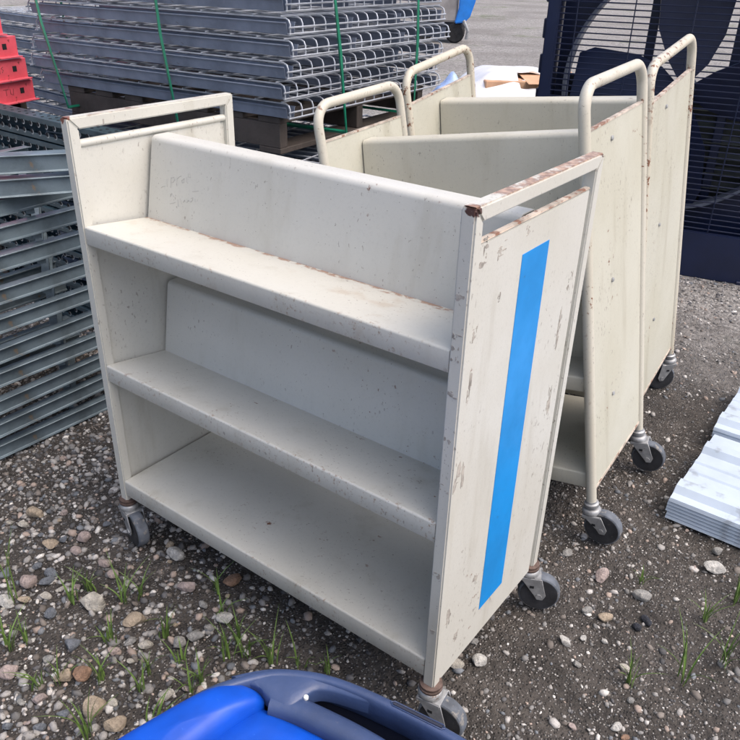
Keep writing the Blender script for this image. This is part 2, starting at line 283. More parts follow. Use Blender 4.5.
# ------------------------------------------------------------ ground
def make_ground():
    t = np.linspace(-1, 1, 420); k = 7.6; a = 500/math.sinh(k)
    X, Y = np.meshgrid(.6 + a*np.sinh(k*t), .5 + a*np.sinh(k*t), indexing='ij'); Z = gz(X, Y)
    d = np.hypot(X-.6, Y-.5); Z = np.where(d > 14, -.01, Z)
    n = len(t); me = bpy.data.meshes.new('ground')
    V = np.stack([X, Y, Z], -1).reshape(-1, 3)
    i = np.arange(n-1); I, J = np.meshgrid(i, i, indexing='ij'); b = (I*n+J).ravel()
    F = np.stack([b, b+n, b+n+1, b+1], -1)
    me.from_pydata(V.tolist(), [], F.tolist()); me.shade_smooth()
    g = NG('yard_ground_dirt_and_gravel')
    soil = g.mix(g.step(g.noise(9, 6, .65), .3, .7), (.034, .030, .027), (.080, .071, .064))
    c1 = g.vor(150, 'F1', 'Color'); sp = g.n('ShaderNodeSeparateColor'); g.put(sp.inputs[0], c1)
    d1 = g.vor(150); grit = g.math('MULTIPLY', g.step(d1, .30, .42, 1, 0), g.step(sp.outputs[0], .46, .60))
    gc = g.mix(sp.outputs[1], (.11, .105, .10), (.44, .42, .40)); soil = g.mix(g.math('MULTIPLY', grit, .9), soil, gc)
    # pale gravel of the open yard
    c2 = g.vor(55, 'F1', 'Color'); s2 = g.n('ShaderNodeSeparateColor'); g.put(s2.inputs[0], c2)
    c3 = g.vor(22, 'F1', 'Color'); s3 = g.n('ShaderNodeSeparateColor'); g.put(s3.inputs[0], c3)
    grav = g.mix(s2.outputs[0], (.15, .143, .137), (.42, .405, .39)); grav = g.mix(g.step(s3.outputs[0], .82, .86, 0, .5), grav, (.42, .40, .38))
    grav = g.mix(g.step(g.noise(.55, 5, .6), .42, .66, 0, .55), grav, (.16, .15, .14))
    moss = g.math('MULTIPLY', g.step(g.noise(.42, 6, .68), .54, .66), g.step(g.noise(3.0, 5, .7), .40, .62))
    grav = g.mix(g.math('MULTIPLY', moss, .7), grav, (.085, .125, .035))
    # where the damp dark soil gives way to gravel
    k1 = g.n('ShaderNodeVectorMath'); k1.operation = 'DISTANCE'; g.put(k1.inputs[0], g.co); k1.inputs[1].default_value = (.45, .35, 0)
    dd = g.math('ADD', k1.outputs['Value'], g.math('MULTIPLY', g.math('SUBTRACT', g.noise(1.6, 5, .6), .5), 1.7))
    c = g.mix(g.step(dd, 1.35, 2.7), soil, grav)
    h = g.math('ADD', g.math('MULTIPLY', g.step(d1, 0, .5, 1, 0), .5), g.math('ADD', g.math('MULTIPLY', g.vor(55), -.6), g.noise(40, 5, .7)))
    g.bump(h, 1.0, .014); g.done(c, .93)
    me.materials.append(g.m)
    tag(link('ground', me), kind='structure')
make_ground()

# ------------------------------------------------------------ gravel: every small pebble, one mass
def make_gravel():
    n0 = 150000
    x = rng.uniform(-1.9, 2.5, n0); y = rng.uniform(-.8, 3.7, n0)
    cd = np.hypot(x-1.449, y+.903)
    patch = vnoise(x+3, y+1, 2.3)*.6 + vnoise(x, y, 6.5)*.4
    left = 1/(1+np.exp((x*.8+y*.6-.42)/.12))          # stonier ground towards the left of the front cart
    keep = rng.random(n0) < np.clip(.22 + 1.15*(patch-.30) + .36*left, .07, 1)
    x, y, cd, left = x[keep], y[keep], cd[keep], left[keep]; n = len(x)
    r = np.exp(rng.normal(math.log(.0026), .58, n)) * (1 + .22*np.clip(cd-2.2, 0, 2)) * (1+.65*left); r = np.clip(r, .0014, .0115)
    ph = (1+5**.5)/2
    ico = np.array([(-1,ph,0),(1,ph,0),(-1,-ph,0),(1,-ph,0),(0,-1,ph),(0,1,ph),(0,-1,-ph),(0,1,-ph),(ph,0,-1),(ph,0,1),(-ph,0,-1),(-ph,0,1)])/math.sqrt(1+ph*ph)
    fc = np.array([(0,11,5),(0,5,1),(0,1,7),(0,7,10),(0,10,11),(1,5,9),(5,11,4),(11,10,2),(10,7,6),(7,1,8),(3,9,4),(3,4,2),(3,2,6),(3,6,8),(3,8,9),(4,9,5),(2,4,11),(6,2,10),(8,6,7),(9,8,1)])
    V = ico[None] * rng.uniform(.72, 1.25, (n, 12, 1))
    V = V * np.stack([rng.uniform(.8, 1.5, n), rng.uniform(.65, 1.1, n), rng.uniform(.45, .85, n)], -1)[:, None] * r[:, None, None]
    a = rng.uniform(0, 6.283, n); ca, sa = np.cos(a)[:, None], np.sin(a)[:, None]
    tl = rng.normal(0, .35, n); ct, st = np.cos(tl)[:, None], np.sin(tl)[:, None]
    X, Y, Z = V[..., 0], V[..., 1], V[..., 2]
    X, Z = X*ct - Z*st, X*st + Z*ct
    X, Y = X*ca - Y*sa, X*sa + Y*ca
    P = np.stack([X + x[:, None], Y + y[:, None], Z + (gz(x, y) + r*.12)[:, None]], -1).reshape(-1, 3)
    F = (fc[None] + (np.arange(n)*12)[:, None, None]).reshape(-1, 3)
    me = bpy.data.meshes.new('gravel'); me.vertices.add(len(P)); me.vertices.foreach_set('co', P.astype(np.float32).ravel())
    me.loops.add(F.size); me.loops.foreach_set('vertex_index', F.astype(np.int32).ravel())
    me.polygons.add(len(F)); me.polygons.foreach_set('loop_start', np.arange(0, F.size, 3, dtype=np.int32))
    me.update(calc_edges=True)
    pal = np.array([(.30,.29,.28),(.18,.178,.176),(.42,.405,.39),(.09,.09,.095),(.36,.29,.25),(.17,.15,.135),(.60,.585,.56),(.15,.165,.185)])
    w = np.array([.20,.19,.14,.14,.08,.12,.06,.07])
    cc = pal[rng.choice(8, n, p=w/w.sum())] * rng.uniform(.7, 1.25, (n, 1))
    at = me.color_attributes.new('tint', 'FLOAT_COLOR', 'POINT')
    at.data.foreach_set('color', np.concatenate([np.repeat(cc, 12, 0), np.ones((n*12, 1))], 1).astype(np.float32).ravel())
    g = NG('pebble_stone'); k = g.n('ShaderNodeAttribute'); k.attribute_name = 'tint'
    c = g.mix(g.step(g.noise(260, 3), .45, .7, 0, .35), k.outputs['Color'], (.09, .08, .07)); g.done(c, .85); me.materials.append(g.m)
    o = link('gravel', me); tag(o, 'loose grey and brown pebbles scattered over the dark soil', 'gravel', kind='stuff')
make_gravel()

# ------------------------------------------------------------ stones that can be picked out one by one
SC = {'t': (.50,.41,.31), 'p': (.50,.41,.385), 'c': (.56,.53,.47), 'b': (.19,.21,.24), 'w': (.62,.61,.58), 'g': (.37,.365,.35), 'o': (.38,.24,.165), 'k': (.035,.04,.055)}
SN = {'t': 'tan', 'p': 'pinkish', 'c': 'cream', 'b': 'blue-grey', 'w': 'whitish', 'g': 'grey', 'o': 'rusty brown', 'k': 'blackish'}
def stone_mat(nm, col):
    g = NG(nm + '_stone'); c = g.mix(g.step(g.noise(4, 5, .65), .35, .65), tuple(x*1.12 for x in col), tuple(x*.72 for x in col))
    c = g.mix(g.step(g.noise(16, 4, .7), .60, .68, 0, .7), c, tuple(x*.42 for x in col))
    g.bump(g.noise(5, 6, .7), .6, .12); return g.done(c, .82)
for k in SC: MT['stone_'+k] = stone_mat(SN[k].replace(' ', '_').replace('-', '_'), SC[k])
def stone_mesh(seed, key, flat, subdiv=3, ang=1.0):
    bm = bmesh.new(); bmesh.ops.create_icosphere(bm, subdivisions=subdiv, radius=.5)
    rr = random.Random(seed); planes = []
    for i in range(13):
        d = Vector((rr.gauss(0,1), rr.gauss(0,1), rr.gauss(0,1)*.8)).normalized(); planes.append((d, rr.uniform(.24, .43)))
    for v in bm.verts:
        p = v.co
        for d, h in planes:
            e = p.dot(d) - h
            if e > 0: p = p - d*e*(.93*ang)
        v.co = Vector((p.x, p.y*rr_y(seed), p.z*flat))
    bmesh.ops.recalc_face_normals(bm, faces=bm.faces)
    me = bpy.data.meshes.new('stone'); bm.to_mesh(me); bm.free(); me.materials.append(MT['stone_'+key]); me.shade_smooth(); me.set_sharp_from_angle(angle=R(38)); return me
def rr_y(seed): return .62 + .25*((seed*37 % 100)/100)
by = {}
for (x, y, wd, c) in ST: by.setdefault((c, 'L' if x*.8+y*.6 < .70 else 'R'), []).append((x*.8+y*.6, x, y, wd))
sid = 0
for (c, side), lst in by.items():
    lst.sort(); big = max(l[3] for l in lst)
    for i, (_, x, y, wd) in enumerate(lst):
        sid += 1
        o = link('stone', stone_mesh(sid, c, .42 + .30*random.random(), 3, .75 + .25*random.random()))
        s = wd*1.10; o.scale = (s, s, s); o.rotation_euler = (random.gauss(0,.15), random.gauss(0,.15), R(37) + random.gauss(0,.45))
        o.location = (x, y, float(gz(x, y)) + s*.20)
        where = 'in the gravel before the front cart' if side == 'L' else 'in the dirt to the right of the front cart'
        lab = (f'{ORD[i]} {SN[c]} stone from the left {where}' if len(lst) > 1 else f'the only {SN[c]} stone {where}')
        tag(o, lab, 'stone', 'loose stones around the front cart')
pool = [(k, stone_mesh(200+i, k, .55, 2, .9)) for i, k in enumerate('ggbbpctwggb')]
cnt = 0
while cnt < 240:
    x = random.uniform(-.75, 2.2); y = random.uniform(-.62, 1.9); sx = x*.8 + y*.6
    onl = sx < .45 and y < .12
    if not onl and random.random() > .16: continue
    if -.05 < x < 1.05 and .02 < y < .5 and random.random() < .8: continue
    k, me = random.choice(pool); o = link('stone_chip', me); s = random.uniform(.011, .024) if onl else random.uniform(.010, .018)
    o.scale = (s, s, s*random.uniform(.7, 1.1)); o.rotation_euler = (random.gauss(0,.2), random.gauss(0,.2), random.uniform(0, 6.28)); o.location = (x, y, float(gz(x, y)) + s*.2)
    tag(o, f'thumbnail-sized {SN[k]} stone chip among the gravel ' + ('left of the front cart' if onl else 'around the carts'), 'stone chip', f'small {SN[k]} stone chips ' + ('left' if onl else 'right')); cnt += 1

# ------------------------------------------------------------ caster: fork > wheel, hub, axle bolt, collar
def caster(parent, x, y, z, h, ang, collar='caster_rust'):
    # stem top at (x, y, z); wheel touches h below; trails towards ang
    r = .050; m = Matrix.Translation((x, y, z)) @ Matrix.Rotation(ang, 4, 'Z'); tr = .030; az = -h + r
    f = MB()
    f.lathe([(.021,-.022),(.025,-.0205),(.0255,-.014),(.023,-.008),(.016,-.005)], 20, m)
    f.box((-.020,-.0235,-.030), (.030,.0235,-.0215), m)
    for sgn in (-1, 1):
        yy = sgn*.0215; t = .0026
        poly = [(-.020,-.0215),(.032,-.0215),(tr+.016, az+.004),(tr+.010, az-.010),(tr-.004, az-.011),(tr-.012, az+.002)]
        a = [m @ Vector((px, yy-t/2, pz)) for px, pz in poly]; b = [m @ Vector((px, yy+t/2, pz)) for px, pz in poly]; n = 6
        f.add(a+b, [tuple(range(n)), tuple(range(n, 2*n))[::-1]] + [(i, (i+1) % n, n+(i+1) % n, n+i) for i in range(n)])
    fo = f.build('caster', 'zinc', parent, .0008, 1)
    wm = m @ Matrix.Translation((tr, 0, az)) @ Matrix.Rotation(R(90), 4, 'X')
    w_ = MB(); w_.lathe([(.030,-.0145),(.045,-.0150),(.0478,-.0130),(.0498,-.007),(.050,0),(.0498,.007),(.0478,.0130),(.045,.0150),(.030,.0145)], 40, wm)
    w_.build('tyre', 'rubber', fo)
    hb = MB(); hb.lathe([(.009,-.0185),(.010,-.0165),(.022,-.0150),(.036,-.0165),(.0438,-.0160),(.0438,.0160),(.036,.0165),(.022,.0150),(.010,.0165),(.009,.0185)], 36, wm); hb.build('wheel_hub', 'hub', fo)
    ab = MB(); ab.lathe([(.0075,-.0255),(.0075,.0255)], 6, wm); ab.build('axle_bolt', 'zinc', fo)
    co = MB(); co.lathe([(.018,-.006),(.0235,-.004),(.0235,.000),(.019,.002),(.0225,.004),(.0225,.008),(.017,.010)] if collar == 'caster_rust' else [(.017,-.004),(.0195,.000),(.0195,.008),(.015,.011),(.0145,.016)], 20, m); co.build('collar', collar, fo)
    hole = MB()
    for sgn in (-1, 1): hole.box((.006, sgn*.0231-.0004, -.050), (.016, sgn*.0231+.0004, -.043), m)
    hole.build('fork_slot', 'hole_dark', fo, 0, 0, 0)
    return fo

# ------------------------------------------------------------ shelves shared by the three carts
def shelves(root, x0, x1, D, lv, mats, th=.0022):
    # lv: list of (front z, lip, seam y, seam z, ridge z) for sloping double shelves, last (z, lip) for the tray
    c = D/2
    for k, (zf, lip, ys, zs, zr) in enumerate(lv[:-1]):
        for side in (0, 1):
            ln = [(.012, zf-lip), (.0035, zf-lip)] + [(.0015, zf-lip+.003)] + arc(.0015+.0045, zf-.0045, .0045, 180, 92, 5) + [(ys, zs)]
            if side: ln = [(D-a, b) for a, b in ln][::-1]
            MB().sheet(ln, th, x0, x1).build('shelf', mats[0] if k == 0 else mats[1], root, 0, 0, 50)
        hw = min(.027, c-ys-.02); yt = c - hw; rt = .011
        left = [(ys, zs-.012), (ys, zs), (yt, zr-rt)]
        top = arc(yt+rt, zr-rt, rt, 175, 92, 6) + arc(D-yt-rt, zr-rt, rt, 88, 5, 6)
        ln = left + top + [(D-a, b) for a, b in left][::-1]
        MB().sheet(ln, -th, x0+.003, x1-.003).build('back_panel', mats[2], root, 0, 0, 50)
    z, lip = lv[-1]
    ln = [(.012, z-lip), (.0035, z-lip)] + [(.0015, z-lip+.003)] + arc(.0015+.0045, z-.0045, .0045, 180, 92, 5)
    ln = ln + [(D-a, b) for a, b in ln][::-1]
    MB().sheet(ln, th, x0, x1).build('bottom_shelf', mats[1], root, 0, 0, 50)

# ------------------------------------------------------------ front cart: square tube ends, blue tape
CL, CD, CH_, CB, CT = .9601, .4544, 1.085, .125, .0248
def cart_front():
    root = tag(empty('book_cart'), 'large cream book cart in front with square handles and blue tape stripe', 'book cart', 'steel book carts')
    for end in (0, 1):
        xa = 0 if end == 0 else CL-CT; xb = xa + CT
        fr = MB()
        # mitred square tube frame
        for (ya, yb) in ((0, CT), (CD-CT, CD)):
            yi = yb if ya == 0 else ya; yo = ya if ya == 0 else yb
            vs = [(xa,yo,CB),(xb,yo,CB),(xb,yi,CB),(xa,yi,CB),(xa,yo,CH_),(xb,yo,CH_),(xb,yi,CH_-CT),(xa,yi,CH_-CT)]
            fr.add(vs, [(0,1,2,3),(4,5,6,7),(0,1,5,4),(1,2,6,5),(2,3,7,6),(3,0,4,7)])
        fo = fr.build('end_frame', 'c1_frame', root, .0028, 2)
        hd = MB().add([(xa,0.0004,CH_),(xb,0.0004,CH_),(xb,CT,CH_-CT),(xa,CT,CH_-CT),(xa,CD-.0004,CH_),(xb,CD-.0004,CH_),(xb,CD-CT,CH_-CT),(xa,CD-CT,CH_-CT)],
                      [(0,1,2,3),(4,7,6,5),(0,4,5,1),(1,5,6,2),(2,6,7,3),(3,7,4,0)])
        hd.build('handle_bar', 'c1_frame', root, .0028, 2)
        if end: MB().box((xb-.0155, CT-.003, 1.0262), (xb-.0025, CD-CT-.010, 1.0305)).build('panel_top_edge', 'rusty_rail', root, .002, 2)
        else: MB().tube([((xa+xb)/2, CT-.003, 1.030), ((xa+xb)/2, CD-CT+.003, 1.030)], .0085, 14).build('top_rail', 'c1_frame', root)
        po = xb-.0035 if end else xa+.0035; pi = po-.012 if end else po+.012
        p = MB().box((min(po,pi), CT-.004, .128), (max(po,pi), CD-CT-.012, 1.026)).build('end_panel', 'c1_panel', root, .0015, 2)
        if end == 0:
            MB().box((po+.0001, CD-CT-.013, .13), (pi-.003, CD-CT+.004, 1.02)).build('panel_edge_strip', 'c1_panel', root)
        else:
            MB().box((pi, CD-CT-.013, .13), (po-.006, CD-CT+.004, 1.02)).build('panel_edge_strip', 'c1_panel', root)
            t = MB().box((po-.001, .170, .205), (po+.0007, .268, .972)).build('blue_tape', 'tape', root)
            ch = MB()
            rr = random.Random(4)
            for (cy, cz, w_, h_) in CHP:
                if cy < .004 or cy > CD-.05: continue
                for q_ in range(rr.randint(5, 14)):
                    a = rr.uniform(-.5,.5)*w_*.9; b = rr.uniform(-.5,.5)*h_*.9; s1 = rr.choice((.06,.10,.2,.42))*w_; s2 = rr.choice((.05,.08,.18,.42))*h_
                    n = rr.choice((4, 5, 6, 8)); xx = po + (.0003 if cy > CT else .0038) + .00012*rr.random()
                    ring = [(xx, cy+a+s1*math.cos(6.283*i/n)*rr.uniform(.4,1.2), cz+b+s2*math.sin(6.283*i/n)*rr.uniform(.4,1.2)+(.3*a)) for i in range(n)]
                    ring2 = [(xx-.001, y_, z_) for _, y_, z_ in ring]
                    ch.add(ring+ring2, [tuple(range(n)), tuple(range(n,2*n))[::-1]] + [(i,(i+1)%n,n+(i+1)%n,n+i) for i in range(n)])
            o = ch.build('bare_patches', 'bare', root, 0, 0, 0); o['kind'] = 'stuff'
            sp = MB()                                                  # scuffed patches round the front corner post
            for cz, hh in ((.885,.016),(.858,.030),(.79,.012),(.605,.030),(.70,.010),(.42,.012),(.275,.016),(.95,.008)):
                for q_ in range(5):
                    a = rr.uniform(.003, CT-.006); b = cz + rr.uniform(-.5,.5)*hh; s1 = rr.uniform(.0015,.006); s2 = rr.uniform(.001,.006)
                    n = 6; ring = [(xa+a+s1*math.cos(6.283*i/n)*rr.uniform(.5,1.1), -.0003-.0002*rr.random(), b+s2*math.sin(6.283*i/n)*rr.uniform(.5,1.1)) for i in range(n)]
                    ring = [(min(max(px_, xa+.003), xb-.003), py_, pz_) for px_, py_, pz_ in ring]
                    r2 = [(a_, .001, c_) for a_, _, c_ in ring]
                    sp.add(ring+r2, [tuple(range(n)), tuple(range(n,2*n))[::-1]] + [(i,(i+1)%n,n+(i+1)%n,n+i) for i in range(n)])
            o = sp.build('scuff_marks', 'bare', root, 0, 0, 0); o['kind'] = 'stuff'
    lv = [(.862, .040, .167, .846, 1.022), (.528, .043, .172, .503, .678), (.196, .047)]
    shelves(root, CT+.0005, CL-CT-.0005, CD, lv, ('c1_shelf_top', 'c1_shelf', 'c1_back'))
    # faint handwriting on the upper back panel
    wr = MB(); dy = (.2002-.167)/(1.011-.846)
    for s_ in WR:
        pts = [(x_, .167 + (z_-.846)*dy - .0025, z_) for x_, z_ in s_]
        wr.tube(pts, .0006, 5)
    wr.build('handwriting', 'pencil', root)
    for (x_, y_, a_) in ((CT/2, CT/2, R(-14)), (CL-CT/2, CT/2, R(8)), (CL-CT/2, CD-CT/2, R(25)), (CT/2, CD-CT/2, R(60))):
        caster(root, x_, y_, CB, CB-.002, a_)
    return root
cart_front()

# ------------------------------------------------------------ rear carts: bent tube ends, standing on two casters and two bare legs
def cart_rear(loc, rot, D, L, H, fr, label, trails, stem, ridge):
    root = tag(empty('book_cart', loc, rot), label, 'book cart', 'steel book carts')
    r = .0132; br = .055
    for end in (0, 1):
        x = 0 if end == 0 else L
        pts = [(x, 0, 0)] + [(x, br - br*math.cos(R(a)), H-br + br*math.sin(R(a))) for a in range(0, 91, 10)] + [(x, D-br + br*math.sin(R(a)), H-br + br*math.cos(R(a))) for a in range(0, 91, 10)] + [(x, D, 0)]
        MB().tube(pts, r, 16).build('tube_frame', fr, root)
        MB().box((x-.004, r*.6, .045), (x+.004, D-r*.6, H-.095)).build('end_panel', 'c2_panel', root, .001, 1)
        MB().box((x-.0055, r*.7, H-.0955), (x+.0055, D-r*.7, H-.0905)).build('panel_top_edge', 'rusty_rail', root)
        MB().box((x-.0055, r*.7, .040), (x+.0055, D-r*.7, .047)).build('panel_bottom_edge', 'rusty_rail', root)
        b = MB()
        for zz in (H-.135, H-.48, H-.80):
            b.lathe([(.006,0),(.006,.0035),(.003,.005)], 8, Matrix.Translation((x+(.004 if end else -.004), .16, zz)) @ Matrix.Rotation(R(90 if end else -90), 4, 'Y'))
        b.build('panel_bolts', 'zinc', root)
    c = D/2
    lv = [(H*.655, .040, c-.055, H*.640, ridge), (H*.355, .040, c-.052, H*.338, H*.54), (.095, .045)]
    shelves(root, .006, L-.006, D, lv, ('c2_shelf', 'c2_shelf', 'c2_shelf'))
    for (y_, a_, h_) in trails: caster(root, L, y_, 0, h_, a_, 'zinc')
    for y_, h_ in zip((0, D), stem):
        MB().tube([(0, y_, .01), (0, y_, -h_)], .008, 10).build('caster_stem', 'caster_rust', root)
    return root
cart_rear((.2576, .7398, -.0093), (.0426, -.165, .0446), .4043, .7204, 1.0585, 'c2_frame', 'cream tube-framed book cart standing in the middle of the three', ((0, R(2), .112), (.4043, R(8), .128)), (.004, .022), .935)
cart_rear((.1596, 1.2832, -.0069), (.1177, -.1101, .0599), .4362, .7314, 1.0908, 'c3_frame', 'cream book cart with rusty tube handles standing at the back', ((0, R(120), .095), (.4362, R(215), .128)), (.006, .058), .965)

# ------------------------------------------------------------ stack of rack frames at the left, their near posts facing the camera
def channel_poly(wd, h, t=.004, lip=.014):        # C section opening to +u, from (0,0)
    return [(0,0),(wd,0),(wd,lip),(wd-t,lip),(wd-t,t),(t,t),(t,h-t),(wd-t,h-t),(wd-t,h-lip),(wd,h-lip),(wd,h),(0,h)]
def rack_frame(p, z, ang, label, h=.047, y0=-.95, y1=.50, depth=.50):
    root = empty('rack_upright', (p[0], p[1], z), (0, 0, R(ang)))          # local y runs along the post
    pp = [(.030,0),(.060,0),(.060,.004),(.052,.0045),(.049,h-.0045),(.062,h-.004),(.062,h),(.030,h)]
    for k, xo in enumerate((0, -depth)):
        MB().extrude([(a - .062 + xo, b - h) for a, b in pp], y0, y1, 'y').build('post', 'post', root, .0012, 1)
    ys = [y0+.2, y0+.62, y1-.35, y1-.05]
    for i in range(3):
        a = Vector((-.03, ys[i], -h-.011)); b = Vector((-depth+.0, ys[i+1], -h-.011)); d = b - a
        m = Matrix.Translation(a) @ Matrix.Rotation(math.atan2(d.y, d.x), 4, 'Z')
        MB().box((0,-.012,-.011), (d.length,.012,.010), m).build('brace', 'post', root, .001, 1)
    return tag(root, label, 'rack frame', 'rack frames stacked left of the front cart')
zs = [.050, .124, .200, .281, .354, .445, .529, .623, .701, .774]
angs = [-1.1, 1.2, 1.9, .3, 2.2, .8, 1.0, 1.4, 1.3, 3.8]
for i, (z, a) in enumerate(zip(zs, angs)):
    rack_frame((-.580 + random.uniform(-.004,.004), .10), z, a, f'blue-grey steel rack frame, {ORD[i]} from the ground in the left stack')
for z, p, a, nm in ((.829, (-.535,.215), -31, 'lower'), (.891, (-.535,.22), -33.5, 'upper')):
    root = empty('rack_beam', (*p, z), (0, 0, R(a)))
    MB().extrude([(x_-.05, y_-.050) for x_, y_ in [(0,0),(.048,0),(.048,.004),(.042,.0045),(.040,.0455),(.05,.046),(.05,.05),(0,.05)]], -.75, .20, 'y').build('beam', 'post', root, .0012, 1)
    cl = MB().box((-.054, .195, -.085), (.006, .203, .012)).build('end_plate', 'post', root, .001, 1)
    tag(root, f'{nm} of two blue-grey steel beams laid askew across the left stack', 'rack beam', 'beams on top of the left stack')

# slotted posts lying behind, running the other way
def slotted_post(loc, rz, L, label):
    root = empty('slotted_post', loc, (0, 0, rz)); h, wd = .078, .07
    MB().extrude([(wd - a, b) for a, b in channel_poly(wd, h, .004, .02)], -L, 0, 'x').build('post', 'slotted', root, .0012, 1)
    n = int(L/.05); ho = MB(); he = MB()
    for i in range(n):
        xx = -L + .03 + i*.05
        for zz in (.024, .054):
            ho.lathe([(.0085,0),(.0085,.0008)], 8, Matrix.Translation((xx, -.0006, zz)) @ Matrix.Rotation(R(-90), 4, 'X'))
            he.lathe([(.0098,0),(.0098,.0006)], 8, Matrix.Translation((xx+.002, -.0003, zz-.002)) @ Matrix.Rotation(R(-90), 4, 'X'))
        for yy in (.022, .048): ho.lathe([(.006,0),(.006,.0008)], 8, Matrix.Translation((xx, yy, h)))
    ho.build('punched_holes', 'hole_dark', root, 0, 0, 0)['kind'] = 'stuff'; he.build('hole_rims', 'hole_edge', root, 0, 0, 0)['kind'] = 'stuff'
    return tag(root, label, 'slotted post', 'slotted rack posts stacked behind the left stack')
for i in range(10):
    slotted_post((-.55 - .10*random.random(), .675 + random.uniform(-.012,.012) + .006*(9-i), .002 + i*.0845), R(random.uniform(-1.5,1.5)), 1.75, f'dark slotted rack post with punched holes, {ORD[i]} from the ground behind the left stack')

# red beams lying on the slotted posts, stepped back one above the other
for i in range(5):
    root = empty('red_beam', (-1.790 - .0045*i, 1.023 - (.0, .013, .037, .085, .10)[i], .806 + .0863*i), (0, 0, R(16 - i*.6))); root.scale = (1.106,)*3
    t = .005; h = .074; wd = .055
    MB().extrude([(0,t),(-t,t),(-t,h),(-wd,h),(-wd,h-t),(-2*t,h-t),(-2*t,0),(.016,0),(.016,t)], -.36, 0, 'y').build('beam', 'red', root, .001, 1)
    q_ = MB().box((-.006,-.072,.030), (.0006-.005,-.052,.050)).build('square_hole', 'hole_dark', root, 0, 0, 0)
    s_ = MB()
    gl = [[(-.150,.052),(-.150,.030),(-.136,.030),(-.134,.052)], [(-.118,.052),(-.128,.048),(-.118,.040),(-.126,.032)]] if i in (1, 2) else [[(-.155,.052),(-.130,.052)], [(-.143,.052),(-.143,.030)], [(-.122,.052),(-.122,.034),(-.110,.030),(-.106,.052)]]
    for l in gl: s_.tube([(-.0047, a, b) for a, b in l], .0011, 5)
    s_.build('marker_writing', 'marker', root)
    tag(root, f'red steel beam with square hole, {ORD[i]} from the bottom of the red stack', 'red beam', 'red beams stacked at the left edge')

# ------------------------------------------------------------ wire decks
def deck_meshes(LX, LY, drop=.044, nx=17, seed=0):
    r = .0027; m = MB(); rr = random.Random(seed)
    for i in range(nx):                       # wires from front to back, bent down at both ends; origin at the near right corner
        y = .008 + (LY-.016)*i/(nx-1)
        j = rr.uniform(-.003,.003)
        m.tube([(-LX, y, -drop), (-LX, y, -.014), (-LX+.014, y, 0), (-.016, y+j, 0), (-.005, y+j, -.005), (0, y+j, -.016), (0, y+j, -drop)], r, 5)
    ny = int(LX/.105)
    for i in range(ny+1):
        x = -LX+.02 + (LX-.045)*i/ny; m.tube([(x, 0, .005), (x, LY, .005)], r, 5)
    for x in (-LX-.004, .004):
        for z in (-drop+.002, -drop*.55): m.tube([(x, 0, z), (x, LY, z)], r, 5)
    wires = m.mesh('wire_grid', 'galv')
    t = .0022; hw = .026; hh = .040
    ln = [(-hw,-.010),(-hw+.006,-.008),(-hw+.011,-hh),(hw-.011,-hh),(hw-.006,-.008),(hw,-.010)]
    ch = MB().sheet(ln, t, -LX+.012, -.012).mesh('support_channel', 'channel')
    return wires, ch
def wire_deck(loc, rz, wires, ch, LY, nch, label, group, flip=False):
    root = empty('wire_deck', loc, (0, 0, rz)); link('wire_grid', wires, root)
    for i in range(nch):
        c = link('support_channel', ch, root); c.location = (0, .028 + (LY-.056)*i/(nch-1), -.0025)
    return tag(root, label, 'wire deck', group)
LX, LY = 1.20, .98
W1, C1 = deck_meshes(LX, LY, .044, 17)
dz = .0605
for i in range(8):
    wire_deck((-.20 + random.uniform(-.022,.022), .90 + random.uniform(-.012,.012), .977 + i*dz), R(4) + R(random.uniform(-1.0,1.0)), W1, C1, LY, 4,
              f'galvanised wire deck, {ORD[i]} from the bottom of the strapped stack', 'wire decks in the strapped stack')
for i in range(11):
    wire_deck((-.10 + random.uniform(-.03,.03), .93 + random.uniform(-.015,.015), .175 + i*.0605), R(9) + R(random.uniform(-1.5,1.5)), W1, C1, LY, 4,
              f'wire deck under the strapped stack and its pallet, {ORD[i]} from the ground', 'wire decks in the low pile under the pallet')
for i in range(16):
    wire_deck((-1.62 + random.uniform(-.03,.03), 1.35 + random.uniform(-.02,.02), .19 + i*dz), R(-4) + R(random.uniform(-2,2)), W1, C1, LY, 4,
              f'wire deck in the rear left pile beyond the red beams, {ORD[i]} from the ground', 'wire decks in the rear left pile')

def pallet(loc, rz, LX, LY, label, wood='wood', h=.115):
    root = empty('wooden_pallet', loc, (0, 0, rz)); n = 7
    for i in range(n):
        x = -LX + (LX-.09)*i/(n-1)
        MB().box((x, 0, h-.020), (x+.09, LY, h)).build('deck_board', wood, root, .002, 1)
    for y in (0, LY/2-.02, LY-.04): MB().box((-LX+.001, y+.001, .0185), (-.001, y+.039, h-.0205)).build('stringer', wood, root, .002, 1)
    for i in range(3):
        x = -LX + (LX-.09)*i/2; MB().box((x, 0, 0), (x+.09, LY, .018)).build('bottom_board', wood, root, .002, 1)
    return tag(root, label, 'pallet', 'pallets under the wire decks')
pallet((-.27, .93, .815), R(4), 1.02, .92, 'weathered wooden pallet carrying the strapped stack of wire decks')
pallet((-.12, .95, -.002), R(9), 1.15, .95, 'weathered pallet on the ground under the low pile of wire decks')
pallet((-1.63, 1.36, -.002), R(-4), 1.15, .95, 'weathered pallet on the ground under the rear left pile', 'tan_wood')

for i in range(7): pallet((-1.80, .74, -.002 + i*.1152), R(16), .56, .30, f'small weathered pallet under the red beams, {ORD[i]} from the ground')

